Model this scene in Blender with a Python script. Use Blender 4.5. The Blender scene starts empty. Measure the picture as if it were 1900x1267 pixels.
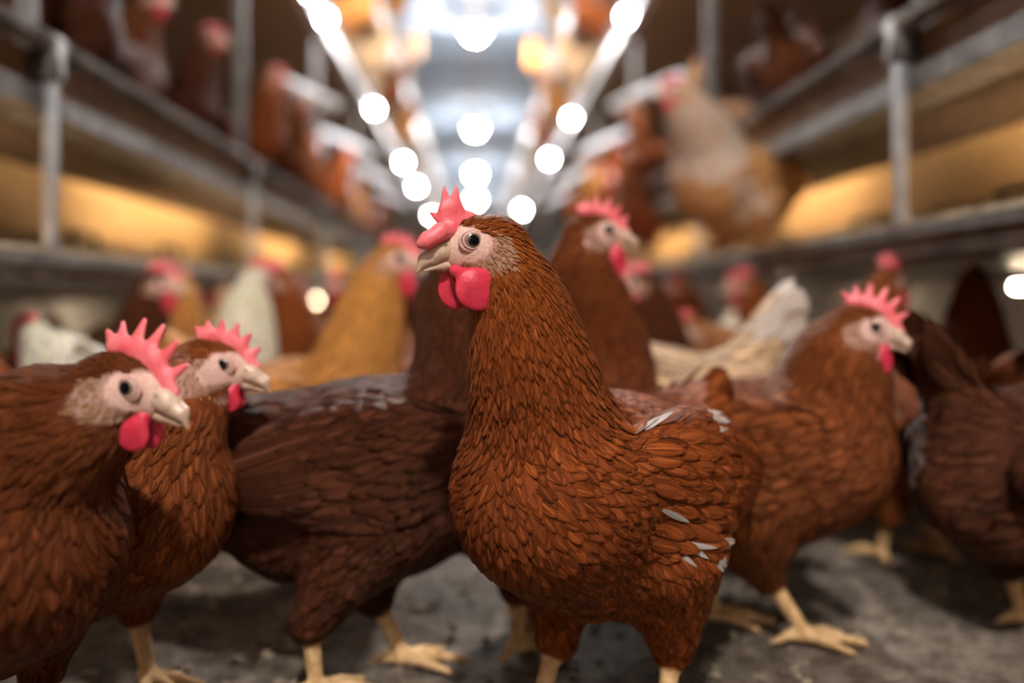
import bpy, math, random
import numpy as np
from mathutils import Matrix, Vector

S = bpy.context.scene
C = S.collection
rng = np.random.default_rng(7)
random.seed(7)
PI = math.pi

# ------------------------------------------------------------------ camera, world, exposure
CAM_H = 0.40
FPX = 1847.0
cam_d = bpy.data.cameras.new('camera')
cam = bpy.data.objects.new('camera', cam_d)
C.objects.link(cam)
cam.location = (0, 0, CAM_H)
cam.rotation_euler = (PI / 2, 0, 0)
cam_d.sensor_width = 36
cam_d.lens = FPX / 1900 * 36
cam_d.shift_x = (950 - 882) / 1900
cam_d.shift_y = (550 - 633.5) / 1900
cam_d.clip_start = 0.05
cam_d.clip_end = 120
cam_d.dof.use_dof = True
cam_d.dof.focus_distance = 0.815
cam_d.dof.aperture_fstop = 1.5
S.camera = cam

w = bpy.data.worlds.new('world')
S.world = w
w.use_nodes = True
w.node_tree.nodes['Background'].inputs[0].default_value = (0.75, 0.82, 1.0, 1)
w.node_tree.nodes['Background'].inputs[1].default_value = 0.012
S.view_settings.view_transform = 'Standard'
S.view_settings.look = 'None'
S.view_settings.gamma = 1
S.view_settings.use_curve_mapping = False
S.view_settings.exposure = 1.15

GLOBE_E = 1300.0      # ceiling globe lamps
BULB_E = 260.0       # bulbs along the tier edges
TUBE_E = 170.0         # warm tubes inside the tiers


def P(u, v, y):
    return np.array([(u - 882) / FPX * y, y, CAM_H - (v - 550) / FPX * y])


# ------------------------------------------------------------------ materials
def newmat(name):
    m = bpy.data.materials.new(name)
    m.use_nodes = True
    nt = m.node_tree
    return m, nt, nt.nodes['Principled BSDF']


def node(nt, t, **kw):
    n = nt.nodes.new(t)
    for k, v in kw.items():
        setattr(n, k, v)
    return n


def mixc(nt, fac, a, b, mode='MIX'):
    n = node(nt, 'ShaderNodeMix', data_type='RGBA', blend_type=mode)
    for sock, val in ((n.inputs[0], fac), (n.inputs[6], a), (n.inputs[7], b)):
        if isinstance(val, (int, float)):
            sock.default_value = val
        elif isinstance(val, tuple):
            sock.default_value = (*val[:3], 1)
        else:
            nt.links.new(val, sock)
    return n.outputs[2]


def math_n(nt, op, a, b=None, c=None, clamp=False):
    n = node(nt, 'ShaderNodeMath', operation=op, use_clamp=clamp)
    for i, val in enumerate((a, b, c)):
        if val is None:
            continue
        if isinstance(val, (int, float)):
            n.inputs[i].default_value = val
        else:
            nt.links.new(val, n.inputs[i])
    return n.outputs[0]


def noise(nt, scale, detail=4, rough=0.6, vec=None, kind='Object'):
    n = node(nt, 'ShaderNodeTexNoise')
    n.inputs['Scale'].default_value = scale
    n.inputs['Detail'].default_value = detail
    n.inputs['Roughness'].default_value = rough
    if vec is None:
        vec = node(nt, 'ShaderNodeTexCoord').outputs[kind]
    nt.links.new(vec, n.inputs['Vector'])
    return n.outputs['Fac']


def ramp(nt, fac, stops):
    n = node(nt, 'ShaderNodeValToRGB')
    el = n.color_ramp.elements
    while len(el) < len(stops):
        el.new(0.5)
    for e, (p, c) in zip(el, stops):
        e.position = p
        e.color = (*c, 1)
    nt.links.new(fac, n.inputs[0])
    return n.outputs[0]


def bump(nt, h, dist, strength=1.0):
    b = node(nt, 'ShaderNodeBump')
    b.inputs['Distance'].default_value = dist
    b.inputs['Strength'].default_value = strength
    nt.links.new(h, b.inputs['Height'])
    return b.outputs[0]


def mat_noise(name, c1, c2, scale, rough=0.6, metal=0.0, bumpd=0.0, spec=0.5, stretch=None, lo=0.3, hi=0.7):
    m, nt, b = newmat(name)
    vec = None
    if stretch:
        tc = node(nt, 'ShaderNodeTexCoord')
        mp = node(nt, 'ShaderNodeMapping')
        mp.inputs['Scale'].default_value = stretch
        nt.links.new(tc.outputs['Object'], mp.inputs[0])
        vec = mp.outputs[0]
    f = noise(nt, scale, 6, 0.65, vec)
    nt.links.new(ramp(nt, f, [(lo, c1), (hi, c2)]), b.inputs['Base Color'])
    b.inputs['Roughness'].default_value = rough
    b.inputs['Metallic'].default_value = metal
    b.inputs['Specular IOR Level'].default_value = spec
    if bumpd:
        nt.links.new(bump(nt, f, bumpd), b.inputs['Normal'])
    return m


def mat_emit(name, col, strength):
    m, nt, b = newmat(name)
    b.inputs['Base Color'].default_value = (0.8, 0.8, 0.8, 1)
    b.inputs['Emission Color'].default_value = (*col, 1)
    b.inputs['Emission Strength'].default_value = strength
    return m


def mat_flesh(name, c1, c2, scale=260, sss=0.25, rough=0.42):
    m, nt, b = newmat(name)
    f = noise(nt, scale, 5, 0.6)
    g = noise(nt, scale * 0.2, 3, 0.5)
    col = ramp(nt, g, [(0.3, c1), (0.7, c2)])
    nt.links.new(col, b.inputs['Base Color'])
    b.inputs['Roughness'].default_value = rough
    b.inputs['Subsurface Weight'].default_value = sss
    b.inputs['Subsurface Radius'].default_value = (1.0, 0.3, 0.25)
    b.inputs['Subsurface Scale'].default_value = 0.004
    nt.links.new(bump(nt, f, 0.0006), b.inputs['Normal'])
    return m


def mat_plumage():
    """loose feathers: object colour x per-feather variation; pale shaft and darker rim inside each vane"""
    m, nt, b = newmat('plumage_brown')
    oi = node(nt, 'ShaderNodeObjectInfo')
    at = node(nt, 'ShaderNodeAttribute', attribute_name='fcol')
    sp = node(nt, 'ShaderNodeSeparateColor')
    nt.links.new(at.outputs['Color'], sp.inputs[0])
    uv = node(nt, 'ShaderNodeUVMap', uv_map='vane')
    su = node(nt, 'ShaderNodeSeparateXYZ')
    nt.links.new(uv.outputs[0], su.inputs[0])
    base = oi.outputs['Color']
    dark = mixc(nt, 1.0, base, (0.40, 0.34, 0.32), 'MULTIPLY')
    lite = mixc(nt, 1.0, base, (1.8, 1.75, 1.6), 'MULTIPLY')
    col = mixc(nt, sp.outputs[0], dark, lite)
    gold = mixc(nt, 1.0, base, (1.75, 1.75, 1.1), 'MULTIPLY')
    col = mixc(nt, math_n(nt, 'MULTIPLY', sp.outputs[2], 0.75), col, gold)
    # across the vane: u 0..1, shaft at .5
    du = math_n(nt, 'ABSOLUTE', math_n(nt, 'SUBTRACT', su.outputs[0], 0.5))
    shaft = math_n(nt, 'SUBTRACT', 1.0, math_n(nt, 'MULTIPLY', du, 9.0), clamp=True)
    rim = math_n(nt, 'MULTIPLY', math_n(nt, 'SUBTRACT', du, 0.36, clamp=True), 8.0, clamp=True)
    tip = math_n(nt, 'MULTIPLY', math_n(nt, 'SUBTRACT', su.outputs[1], 0.84, clamp=True), 6.0, clamp=True)
    col = mixc(nt, math_n(nt, 'MULTIPLY', shaft, 0.45), col, mixc(nt, 1.0, base, (2.4, 3.0, 3.0), 'MULTIPLY'))
    col = mixc(nt, math_n(nt, 'MULTIPLY', math_n(nt, 'MAXIMUM', rim, tip), 0.62), col,
               mixc(nt, 1.0, base, (0.32, 0.26, 0.25), 'MULTIPLY'))
    cv = node(nt, 'ShaderNodeCombineXYZ')
    nt.links.new(math_n(nt, 'ADD', math_n(nt, 'MULTIPLY', su.outputs[0], 7.0), math_n(nt, 'MULTIPLY', sp.outputs[0], 90.0)), cv.inputs[0])
    nt.links.new(su.outputs[1], cv.inputs[1])
    st = noise(nt, 1.0, 3, 0.6, cv.outputs[0])
    col = mixc(nt, 1.0, col, ramp(nt, st, [(0.36, (0.55, 0.50, 0.48)), (0.64, (1.38, 1.42, 1.45))]), 'MULTIPLY')  # gloss streaks and dark gaps along the vane put into the colour
    col = mixc(nt, at.outputs['Alpha'], col, mixc(nt, su.outputs[1], (0.34, 0.14, 0.05), (0.64, 0.35, 0.17)))
    wsoft = math_n(nt, 'MULTIPLY', sp.outputs[1], ramp(nt, st, [(0.38, (0.45, 0.45, 0.45)), (0.58, (1, 1, 1))]))
    col = mixc(nt, wsoft, col, (0.86, 0.77, 0.70))
    nt.links.new(col, b.inputs['Base Color'])
    b.inputs['Roughness'].default_value = 0.52
    b.inputs['Specular IOR Level'].default_value = 0.14
    b.inputs['Specular Tint'].default_value = (1.0, 0.62, 0.42, 1)
    # barbs
    wv = node(nt, 'ShaderNodeTexWave', wave_type='BANDS', bands_direction='Y')
    wv.inputs['Scale'].default_value = 9.0
    wv.inputs['Distortion'].default_value = 1.0
    mp = node(nt, 'ShaderNodeCombineXYZ')
    nt.links.new(su.outputs[0], mp.inputs[0])
    nt.links.new(math_n(nt, 'SUBTRACT', su.outputs[1], du), mp.inputs[1])
    nt.links.new(mp.outputs[0], wv.inputs['Vector'])
    nt.links.new(bump(nt, wv.outputs['Fac'], 0.0004, 0.7), b.inputs['Normal'])
    return m


def mat_body():
    m, nt, b = newmat('hen_body')
    oi = node(nt, 'ShaderNodeObjectInfo')
    at = node(nt, 'ShaderNodeAttribute', attribute_name='mask')
    sp = node(nt, 'ShaderNodeSeparateColor')
    nt.links.new(at.outputs['Color'], sp.inputs[0])
    f = noise(nt, 38, 6, 0.7)
    g = noise(nt, 420, 4, 0.6)
    feath = mixc(nt, 1.0, oi.outputs['Color'], ramp(nt, f, [(0.3, (0.45, 0.4, 0.4)), (0.7, (1.15, 1.1, 1.1))]), 'MULTIPLY')
    skin = ramp(nt, g, [(0.3, (0.60, 0.31, 0.24)), (0.7, (0.80, 0.55, 0.45))])
    leg = ramp(nt, noise(nt, 90, 5, 0.6), [(0.3, (0.50, 0.27, 0.10)), (0.7, (0.82, 0.55, 0.30))])
    col = mixc(nt, sp.outputs[1], feath, skin)
    col = mixc(nt, sp.outputs[2], col, leg)
    nt.links.new(col, b.inputs['Base Color'])
    b.inputs['Roughness'].default_value = 0.75
    b.inputs['Specular IOR Level'].default_value = 0.10
    b.inputs['Specular Tint'].default_value = (1.0, 0.7, 0.5, 1)
    b.inputs['Subsurface Weight'].default_value = 0.08
    b.inputs['Subsurface Scale'].default_value = 0.004
    nt.links.new(bump(nt, g, 0.0005), b.inputs['Normal'])
    return m


M = {}
M['plumage'] = mat_plumage()
M['body'] = mat_body()
M['comb'] = mat_flesh('comb_red', (0.74, 0.085, 0.10), (0.90, 0.22, 0.23))
M['wattle'] = mat_flesh('wattle_red', (0.55, 0.018, 0.045), (0.74, 0.05, 0.09), scale=320)
M['lobe'] = mat_flesh('ear_lobe_pale', (0.70, 0.38, 0.36), (0.85, 0.68, 0.62))
M['lid'] = mat_flesh('eyelid_pink', (0.66, 0.34, 0.29), (0.80, 0.52, 0.45), scale=500)
M['beak'] = mat_noise('beak_horn', (0.46, 0.27, 0.17), (0.76, 0.54, 0.40), 60, rough=0.35, bumpd=0.0006)
M['pupil'] = mat_noise('pupil_black', (0.003, 0.003, 0.004), (0.005, 0.005, 0.006), 20, rough=0.04, spec=0.8)
M['iris'] = mat_noise('iris_tan', (0.13, 0.075, 0.04), (0.36, 0.25, 0.16), 900, rough=0.08, spec=0.8)
M['galv'] = mat_noise('galvanised_steel', (0.24, 0.245, 0.25), (0.50, 0.51, 0.53), 30, rough=0.42, metal=0.75, bumpd=0.0008)
M['galv_dirty'] = mat_noise('dirty_steel', (0.045, 0.036, 0.030), (0.24, 0.215, 0.20), 14, rough=0.6, metal=0.35, bumpd=0.002)
M['rust'] = mat_noise('feed_stained_steel', (0.14, 0.075, 0.035), (0.34, 0.22, 0.12), 10, rough=0.7, metal=0.1, bumpd=0.001)
M['ledge_top'] = mat_noise('ledge_crust', (0.30, 0.22, 0.13), (0.62, 0.52, 0.38), 18, rough=0.85, bumpd=0.004)
M['tan'] = mat_noise('tan_panel', (0.46, 0.29, 0.13), (0.68, 0.46, 0.24), 5, rough=0.6, stretch=(1, 0.25, 3))
M['beige'] = mat_noise('beige_panel', (0.26, 0.17, 0.10), (0.40, 0.28, 0.18), 4, rough=0.7)
M['dark'] = mat_noise('dark_belt', (0.022, 0.014, 0.010), (0.07, 0.045, 0.03), 12, rough=0.7)
M['wire'] = mat_noise('wire_brown', (0.06, 0.04, 0.03), (0.16, 0.11, 0.08), 40, rough=0.5, metal=0.4)
M['wall'] = mat_noise('grey_wall', (0.46, 0.43, 0.41), (0.62, 0.59, 0.56), 3, rough=0.8)
M['ceil'] = mat_noise('blue_grey_ceiling', (0.18, 0.23, 0.30), (0.30, 0.36, 0.45), 2, rough=0.85, spec=0.1)
M['white'] = mat_noise('white_wall', (0.75, 0.76, 0.80), (0.88, 0.89, 0.92), 2, rough=0.7)
M['plastic'] = mat_noise('white_plastic', (0.78, 0.79, 0.83), (0.88, 0.89, 0.92), 20, rough=0.4)
M['tray'] = mat_noise('tray_grey', (0.34, 0.36, 0.39), (0.46, 0.48, 0.52), 6, rough=0.9, spec=0.0)
M['globe'] = mat_emit('globe_light', (1.0, 0.97, 0.93), GLOBE_E)
M['bulb'] = mat_emit('bulb_light', (0.92, 0.95, 1.0), BULB_E)
M['tube'] = mat_emit('tube_warm', (1.0, 0.74, 0.42), TUBE_E)
M['tube_fill'] = mat_emit('tube_warm_fill', (1.0, 0.78, 0.52), TUBE_E * 0.9)  # added fill light under the racks


def mat_floor():
    m, nt, b = newmat('litter_floor')
    a = noise(nt, 3.2, 8, 0.7)
    c = noise(nt, 26, 8, 0.75)
    d = noise(nt, 140, 5, 0.7)
    col = ramp(nt, a, [(0.34, (0.095, 0.070, 0.052)), (0.50, (0.24, 0.19, 0.145)), (0.66, (0.38, 0.31, 0.245))])
    col = mixc(nt, ramp(nt, c, [(0.42, (0, 0, 0)), (0.60, (1, 1, 1))]), mixc(nt, 1.0, col, (0.42, 0.36, 0.31), 'MULTIPLY'), col)
    col = mixc(nt, ramp(nt, d, [(0.63, (0, 0, 0)), (0.70, (1, 1, 1))]), col, (0.62, 0.56, 0.50))
    nt.links.new(col, b.inputs['Base Color'])
    b.inputs['Roughness'].default_value = 0.8
    b.inputs['Specular IOR Level'].default_value = 0.25
    h = math_n(nt, 'ADD', c, math_n(nt, 'MULTIPLY', d, 0.35))
    nt.links.new(bump(nt, h, 0.010), b.inputs['Normal'])
    return m


M['floor'] = mat_floor()
M['litter'] = mat_noise('litter_crumb', (0.09, 0.06, 0.04), (0.42, 0.33, 0.23), 60, rough=0.9)


# ------------------------------------------------------------------ mesh helpers
class MB:
    def __init__(self):
        self.v, self.f = [], []

    def add(self, v, f):
        o = len(self.v)
        self.v += [tuple(p) for p in v]
        self.f += [tuple(i + o for i in q) for q in f]

    def box(self, x0, x1, y0, y1, z0, z1):
        v = [(x, y, z) for x in (x0, x1) for y in (y0, y1) for z in (z0, z1)]
        f = [(0, 1, 3, 2), (4, 6, 7, 5), (0, 4, 5, 1), (2, 3, 7, 6), (0, 2, 6, 4), (1, 5, 7, 3)]
        self.add(v, f)
        return self

    def tube(self, a, b, r, n=12, r2=None):
        a, b = Vector(a), Vector(b)
        d = (b - a).normalized()
        u = d.orthogonal().normalized()
        w_ = d.cross(u)
        r2 = r if r2 is None else r2
        v = []
        for c_, rr in ((a, r), (b, r2)):
            for i in range(n):
                t = 2 * PI * i / n
                v.append(c_ + u * (rr * math.cos(t)) + w_ * (rr * math.sin(t)))
        f = [(i, (i + 1) % n, n + (i + 1) % n, n + i) for i in range(n)]
        f += [tuple(range(n - 1, -1, -1)), tuple(range(n, 2 * n))]
        self.add(v, f)
        return self

    def prism(self, poly, y0, y1):
        """polygon in xz swept along y"""
        n = len(poly)
        v = [(x, y0, z) for x, z in poly] + [(x, y1, z) for x, z in poly]
        f = [(i, (i + 1) % n, n + (i + 1) % n, n + i) for i in range(n)]
        f += [tuple(range(n - 1, -1, -1)), tuple(range(n, 2 * n))]
        self.add(v, f)
        return self

    def lathe(self, prof, c, n=20):
        """profile (r, z) about a vertical axis through c"""
        v, f = [], []
        for r, z in prof:
            for i in range(n):
                t = 2 * PI * i / n
                v.append((c[0] + r * math.cos(t), c[1] + r * math.sin(t), c[2] + z))
        for k in range(len(prof) - 1):
            for i in range(n):
                j = (i + 1) % n
                f.append((k * n + i, k * n + j, (k + 1) * n + j, (k + 1) * n + i))
        self.add(v, f)
        return self

    def build(self, name, mat, parent=None, smooth=False, bevel=0):
        me = bpy.data.meshes.new(name)
        me.from_pydata(self.v, [], self.f)
        me.materials.append(mat)
        if smooth:
            me.shade_smooth()
        o = bpy.data.objects.new(name, me)
        C.objects.link(o)
        if bevel:
            bv = o.modifiers.new('bevel', 'BEVEL')
            bv.width = bevel
            bv.segments = 2
            bv.limit_method = 'ANGLE'
        if parent:
            o.parent = parent
        return o


def empty(name, loc=(0, 0, 0), rz=0.0):
    o = bpy.data.objects.new(name, None)
    o.empty_display_size = 0.05
    o.location = loc
    o.rotation_euler = (0, 0, rz)
    C.objects.link(o)
    return o


def tag(o, label, cat, group=None):
    o['label'] = label
    o['category'] = cat
    if group:
        o['group'] = group
    return o


def struct(o):
    o['kind'] = 'structure'
    return o


def raw_mesh(name, v, quads, mat, smooth=True):
    me = bpy.data.meshes.new(name)
    v = np.asarray(v, np.float32)
    q = np.asarray(quads, np.int32)
    me.vertices.add(len(v))
    me.vertices.foreach_set('co', v.ravel())
    me.loops.add(q.size)
    me.loops.foreach_set('vertex_index', q.ravel())
    me.polygons.add(len(q))
    me.polygons.foreach_set('loop_start', np.arange(0, q.size, 4, dtype=np.int32))
    me.materials.append(mat)
    me.update(calc_edges=True)
    me.validate()
    if smooth:
        me.shade_smooth()
    return me


# ------------------------------------------------------------------ implicit surfaces
def norm(a):
    a = np.asarray(a, float)
    return a / (np.linalg.norm(a, axis=-1, keepdims=True) + 1e-12)


class Field:
    """smooth union of tapered limbs and ellipsoids, in the order they are added"""

    def __init__(self):
        self.pr = []

    def cone(self, a, b, ra, rb, k=0.02, squash=None, **tagd):
        self.pr.append(('c', np.array(a, float), np.array(b, float), ra, rb, k, squash, tagd))

    def ell(self, c, R, rad, k=0.02, **tagd):
        self.pr.append(('e', np.array(c, float), np.array(R, float), np.array(rad, float), None, k, None, tagd))

    def prim(self, i, p):
        t, a, b, ra, rb, k, sq, _ = self.pr[i]
        if t == 'c':
            if sq is not None:      # (unit axis, factor): flatten across that axis
                ax, fc = sq
                rel = p - a
                p = a + rel + np.outer(rel @ ax, ax) * (fc - 1)
            ba = b - a
            pa = p - a
            h = np.clip((pa @ ba) / max(ba @ ba, 1e-12), 0, 1)
            d = pa - h[:, None] * ba
            return np.sqrt((d * d).sum(1)) - (ra + (rb - ra) * h)
        q = (p - a) @ b.T
        k0 = np.sqrt(((q / ra) ** 2).sum(1))
        k1 = np.sqrt(((q / ra ** 2) ** 2).sum(1)) + 1e-9
        return k0 * (k0 - 1) / k1

    def __call__(self, p, upto=None):
        d = None
        for i in range(len(self.pr) if upto is None else upto):
            e = self.prim(i, p)
            if d is None:
                d = e
            else:
                k = self.pr[i][5]
                h = np.maximum(k - np.abs(d - e), 0) / k
                d = np.minimum(d, e) - h * h * k * 0.25
        return d

    def grad(self, p, eps=0.0008, upto=None):
        f0 = self(p, upto)
        g = np.stack([self(p + np.eye(3)[i] * eps, upto) - f0 for i in range(3)], 1) / eps
        return f0, g

    def bounds(self):
        lo, hi = [], []
        for t, a, b, ra, rb, k, sq, _ in self.pr:
            if t == 'c':
                r = max(ra, rb)
                lo.append(np.minimum(a, b) - r)
                hi.append(np.maximum(a, b) + r)
            else:
                lo.append(a - ra.max())
                hi.append(a + ra.max())
        return np.min(lo, 0), np.max(hi, 0)

    def mesh(self, h, iters=2):
        lo, hi = self.bounds()
        lo = lo - 3 * h
        n = np.ceil((hi + 3 * h - lo) / h).astype(int) + 1
        # coarse pass picks the blocks near the surface, fine pass fills them
        g = [lo[i] + h * np.arange(n[i]) for i in range(3)]
        st = 4
        cg = [x[::st] for x in g]
        X = np.stack(np.meshgrid(*cg, indexing='ij'), -1).reshape(-1, 3)
        Fc = self(X).reshape([len(x) for x in cg])
        F = np.repeat(np.repeat(np.repeat(Fc, st, 0), st, 1), st, 2)[:n[0], :n[1], :n[2]].copy()
        near = np.abs(F) < h * st * 2.6
        idx = np.argwhere(near)
        pts = lo + idx * h
        vals = np.concatenate([self(pts[i:i + 200000]) for i in range(0, len(pts), 200000)])
        F[near] = vals
        v, q = surface_nets(F, lo, h)
        for _ in range(iters):
            f0, gr = self.grad(v)
            step = f0[:, None] * gr / ((gr * gr).sum(1, keepdims=True) + 1e-6)
            ln = np.linalg.norm(step, axis=1, keepdims=True)
            v = v - step * np.minimum(1, h / (ln + 1e-9))
        return v, q


def surface_nets(F, origin, h):
    Sg = F < 0
    n = np.array(F.shape) - 1
    cor = [(i, j, k) for i in (0, 1) for j in (0, 1) for k in (0, 1)]
    cnt = sum(Sg[i:i + n[0], j:j + n[1], k:k + n[2]].astype(np.int8) for i, j, k in cor)
    mixed = (cnt > 0) & (cnt < 8)
    cells = np.argwhere(mixed)
    ids = -np.ones(n, np.int64)
    ids[mixed] = np.arange(len(cells))
    acc = np.zeros((len(cells), 3))
    num = np.zeros(len(cells))
    for a in cor:
        for ax in range(3):
            if a[ax]:
                continue
            b = list(a)
            b[ax] = 1
            fa = F[tuple((cells + a).T)]
            fb = F[tuple((cells + b).T)]
            cr = (fa < 0) != (fb < 0)
            t = np.where(cr, fa / np.where(cr, fa - fb, 1), 0)
            p = np.array(a, float)[None] + np.zeros((len(cells), 3))
            p[:, ax] = t
            acc += p * cr[:, None]
            num += cr
    v = origin + h * (cells + acc / num[:, None])
    quads = []
    for ax in range(3):
        o1, o2 = (ax + 1) % 3, (ax + 2) % 3
        sl0 = [slice(None)] * 3
        sl1 = [slice(None)] * 3
        sl0[ax] = slice(0, -1)
        sl1[ax] = slice(1, None)
        s0, s1 = Sg[tuple(sl0)], Sg[tuple(sl1)]
        e = np.argwhere(s0 != s1)
        e = e[(e[:, o1] > 0) & (e[:, o2] > 0) & (e[:, o1] < n[o1]) & (e[:, o2] < n[o2])]
        d1 = np.eye(3, dtype=int)[o1]
        d2 = np.eye(3, dtype=int)[o2]
        q = np.stack([ids[tuple((e - d1 - d2).T)], ids[tuple((e - d2).T)], ids[tuple(e.T)], ids[tuple((e - d1).T)]], 1)
        flip = ~s0[tuple(e.T)]
        q[flip] = q[flip][:, ::-1]
        quads.append(q)
    q = np.concatenate(quads)
    return v, q[(q >= 0).all(1)]


# ------------------------------------------------------------------ head fittings, in head coordinates (x beak, y left, z up)
def fitting(name, field, h, mat):
    v, q = field.mesh(h)
    return raw_mesh(name, v, q, mat)


YSQ = (np.array([0, 1.0, 0]), 2.2)


def comb_mesh(kind):
    f = Field()
    if kind == 'folded':      # front lobe flopped over the beak, two tall points behind it
        f.cone((0.034, 0, 0.006), (0.012, 0, 0.021), 0.008, 0.007, 0.006, YSQ)
        f.cone((0.026, 0.001, 0.014), (0.0305, -0.001, 0.030), 0.0092, 0.0068, 0.006, YSQ)
        f.cone((0.0295, -0.001, 0.028), (0.0305, 0.001, 0.050), 0.0070, 0.0010, 0.004, YSQ)
        f.cone((0.020, 0, 0.017), (0.0235, 0.001, 0.032), 0.0095, 0.0064, 0.005, YSQ)
        f.cone((0.0235, 0.001, 0.031), (0.0205, 0.003, 0.050), 0.0062, 0.0010, 0.003, YSQ)
        f.cone((0.031, 0, 0.016), (0.036, -0.002, 0.024), 0.0058, 0.0036, 0.005, YSQ)
        f.cone((0.036, -0.002, 0.024), (0.0465, -0.001, 0.0315), 0.0036, 0.0008, 0.003, YSQ)
        for a, b, ra, rb in (((0.029, 0.003, 0.013), (0.040, 0.009, 0.0135), 0.0056, 0.0062),
                             ((0.040, 0.009, 0.0135), (0.052, 0.010, 0.0085), 0.0062, 0.0054),
                             ((0.052, 0.010, 0.0085), (0.0585, 0.010, 0.0055), 0.0052, 0.0030),
                             ((0.044, 0.010, 0.0095), (0.053, 0.011, 0.0055), 0.0046, 0.0040)):
            f.cone(a, b, ra, rb, 0.005)
    else:
        lean = 0.008 if kind == 'floppy' else 0.0
        tall = 1.15 if kind == 'floppy' else 0.85
        f.cone((0.040, 0, 0.003), (0.016, 0, 0.022), 0.0088, 0.009, 0.006, YSQ)
        f.cone((0.016, 0, 0.022), (-0.012, 0, 0.026), 0.008, 0.006, 0.006, YSQ)
        tips = [((0.033, 0, 0.012), (0.045, lean, 0.024), .0055), ((0.025, 0, 0.020), (0.034, lean, 0.037), .006),
                ((0.015, 0, 0.025), (0.020, lean * 1.5, 0.045), .0062), ((0.004, 0, 0.027), (0.004, lean * 1.6, 0.046), .006),
                ((-0.006, 0, 0.027), (-0.011, lean, 0.041), .0055), ((-0.012, 0, 0.026), (-0.022, lean, 0.033), .005)]
        for a, b, r in tips:
            b = tuple(p + (q - p) * tall for p, q in zip(a, b))
            f.cone(a, b, r * 1.15, 0.0022, 0.006, YSQ)
    return fitting('comb', f, 0.0013, M['comb'])


def wattle_mesh(side, big):
    f = Field()
    sx = 1.0 if big else 0.72
    y = 0.0075 * side
    R = np.eye(3)
    if big and side > 0:
        c = (0.0175, 0.009, -0.036)
        a = 0.16
        R = np.array([[math.cos(a), 0, math.sin(a)], [0, 1, 0], [-math.sin(a), 0, math.cos(a)]])
        f.ell((c[0], 0.0195, c[2]), R, (0.0190, 0.0042, 0.0170), 0.008)
        f.cone((0.031, 0.006, -0.019), (0.021, 0.0170, -0.029), 0.0050, 0.0055, 0.012)
    elif big:
        f.ell((0.029, -0.008, -0.034), R, (0.0145, 0.0040, 0.0165), 0.008)
        f.cone((0.030, -0.006, -0.017), (0.029, -0.008, -0.028), 0.0045, 0.005, 0.01)
    else:
        f.ell((0.023, y * 1.2, -0.030), R, (0.0138, 0.0042, 0.0125), 0.008)
        f.cone((0.028, y * 0.8, -0.015), (0.0245, y, -0.025), 0.0045, 0.0045, 0.008)
    return fitting('wattle', f, 0.0013, M['wattle'])


def beak_meshes():
    f = Field()
    f.cone((0.022, 0, -0.0015), (0.040, 0, -0.0020), 0.0098, 0.0088, 0.006)
    f.cone((0.040, 0, -0.0020), (0.053, 0, -0.0075), 0.0086, 0.0052, 0.006)
    f.cone((0.053, 0, -0.0075), (0.0605, 0, -0.0160), 0.0050, 0.0014, 0.005)
    f.cone((0.022, 0, -0.0095), (0.046, 0, -0.0095), 0.0045, 0.0040, 0.004)
    for s in (-1, 1):
        f.cone((0.034, 0.0070 * s, 0.0035), (0.043, 0.0058 * s, 0.0005), 0.0024, 0.0018, 0.002)
    u = fitting('upper_beak', f, 0.001, M['beak'])
    g = Field()
    g.cone((0.020, 0, -0.0118), (0.038, 0, -0.0130), 0.0056, 0.0046, 0.006)
    g.cone((0.038, 0, -0.0130), (0.0550, 0, -0.0155), 0.0044, 0.0018, 0.005)
    l = fitting('lower_beak', g, 0.001, M['beak'])
    return u, l


def eye_mesh(side):
    """eyeball: black pupil, tan iris ring; local +y*side looks out"""
    mb = MB()
    prof = [(0.0, 0.0), (0.0018, 0.00015), (0.0034, 0.0006), (0.0040, 0.0009), (0.0041, 0.00095), (0.0049, 0.0016), (0.0060, 0.0027), (0.0066, 0.0042), (0.0062, 0.0065), (0.004, 0.009)]
    n = 28
    R = 0.0045
    v, f, mi = [], [], []
    for r, dpt in prof:
        r, dpt = r * 1.14, dpt * 0.75
        for i in range(n):
            t = 2 * PI * i / n
            v.append((r * math.cos(t), side * (R - dpt), r * math.sin(t)))
    for k in range(len(prof) - 1):
        for i in range(n):
            j = (i + 1) % n
            q = (k * n + i, k * n + j, (k + 1) * n + j, (k + 1) * n + i)
            f.append(q if side < 0 else q[::-1])
            mi.append(0 if k < 4 else 1)
    me = bpy.data.meshes.new('eye')
    me.from_pydata(v, [], f)
    me.materials.append(M['pupil'])
    me.materials.append(M['iris'])
    me.polygons.foreach_set('material_index', mi)
    me.shade_smooth()
    return me


def lid_mesh(side):
    mb = MB()
    v, f = [], []
    n, m = 36, 10
    rings = ((0.0070, 0.0012, 0.0018), (0.0093, 0.0014, 0.0002))
    for R, r, off in rings:
        o = len(v)
        for i in range(n):
            t = 2 * PI * i / n
            sq = 1.0 + 0.12 * math.cos(2 * t)
            for j in range(m):
                s = 2 * PI * j / m
                rr = R * sq + r * math.cos(s)
                v.append((rr * math.cos(t), side * (off + r * math.sin(s)), rr * math.sin(t)))
        for i in range(n):
            for j in range(m):
                f.append((o + i * m + j, o + ((i + 1) % n) * m + j, o + ((i + 1) % n) * m + (j + 1) % m, o + i * m + (j + 1) % m))
    mb.add(v, f)
    me = bpy.data.meshes.new('eyelid')
    me.from_pydata(mb.v, [], mb.f)
    me.materials.append(M['lid'])
    me.shade_smooth()
    return me


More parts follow.
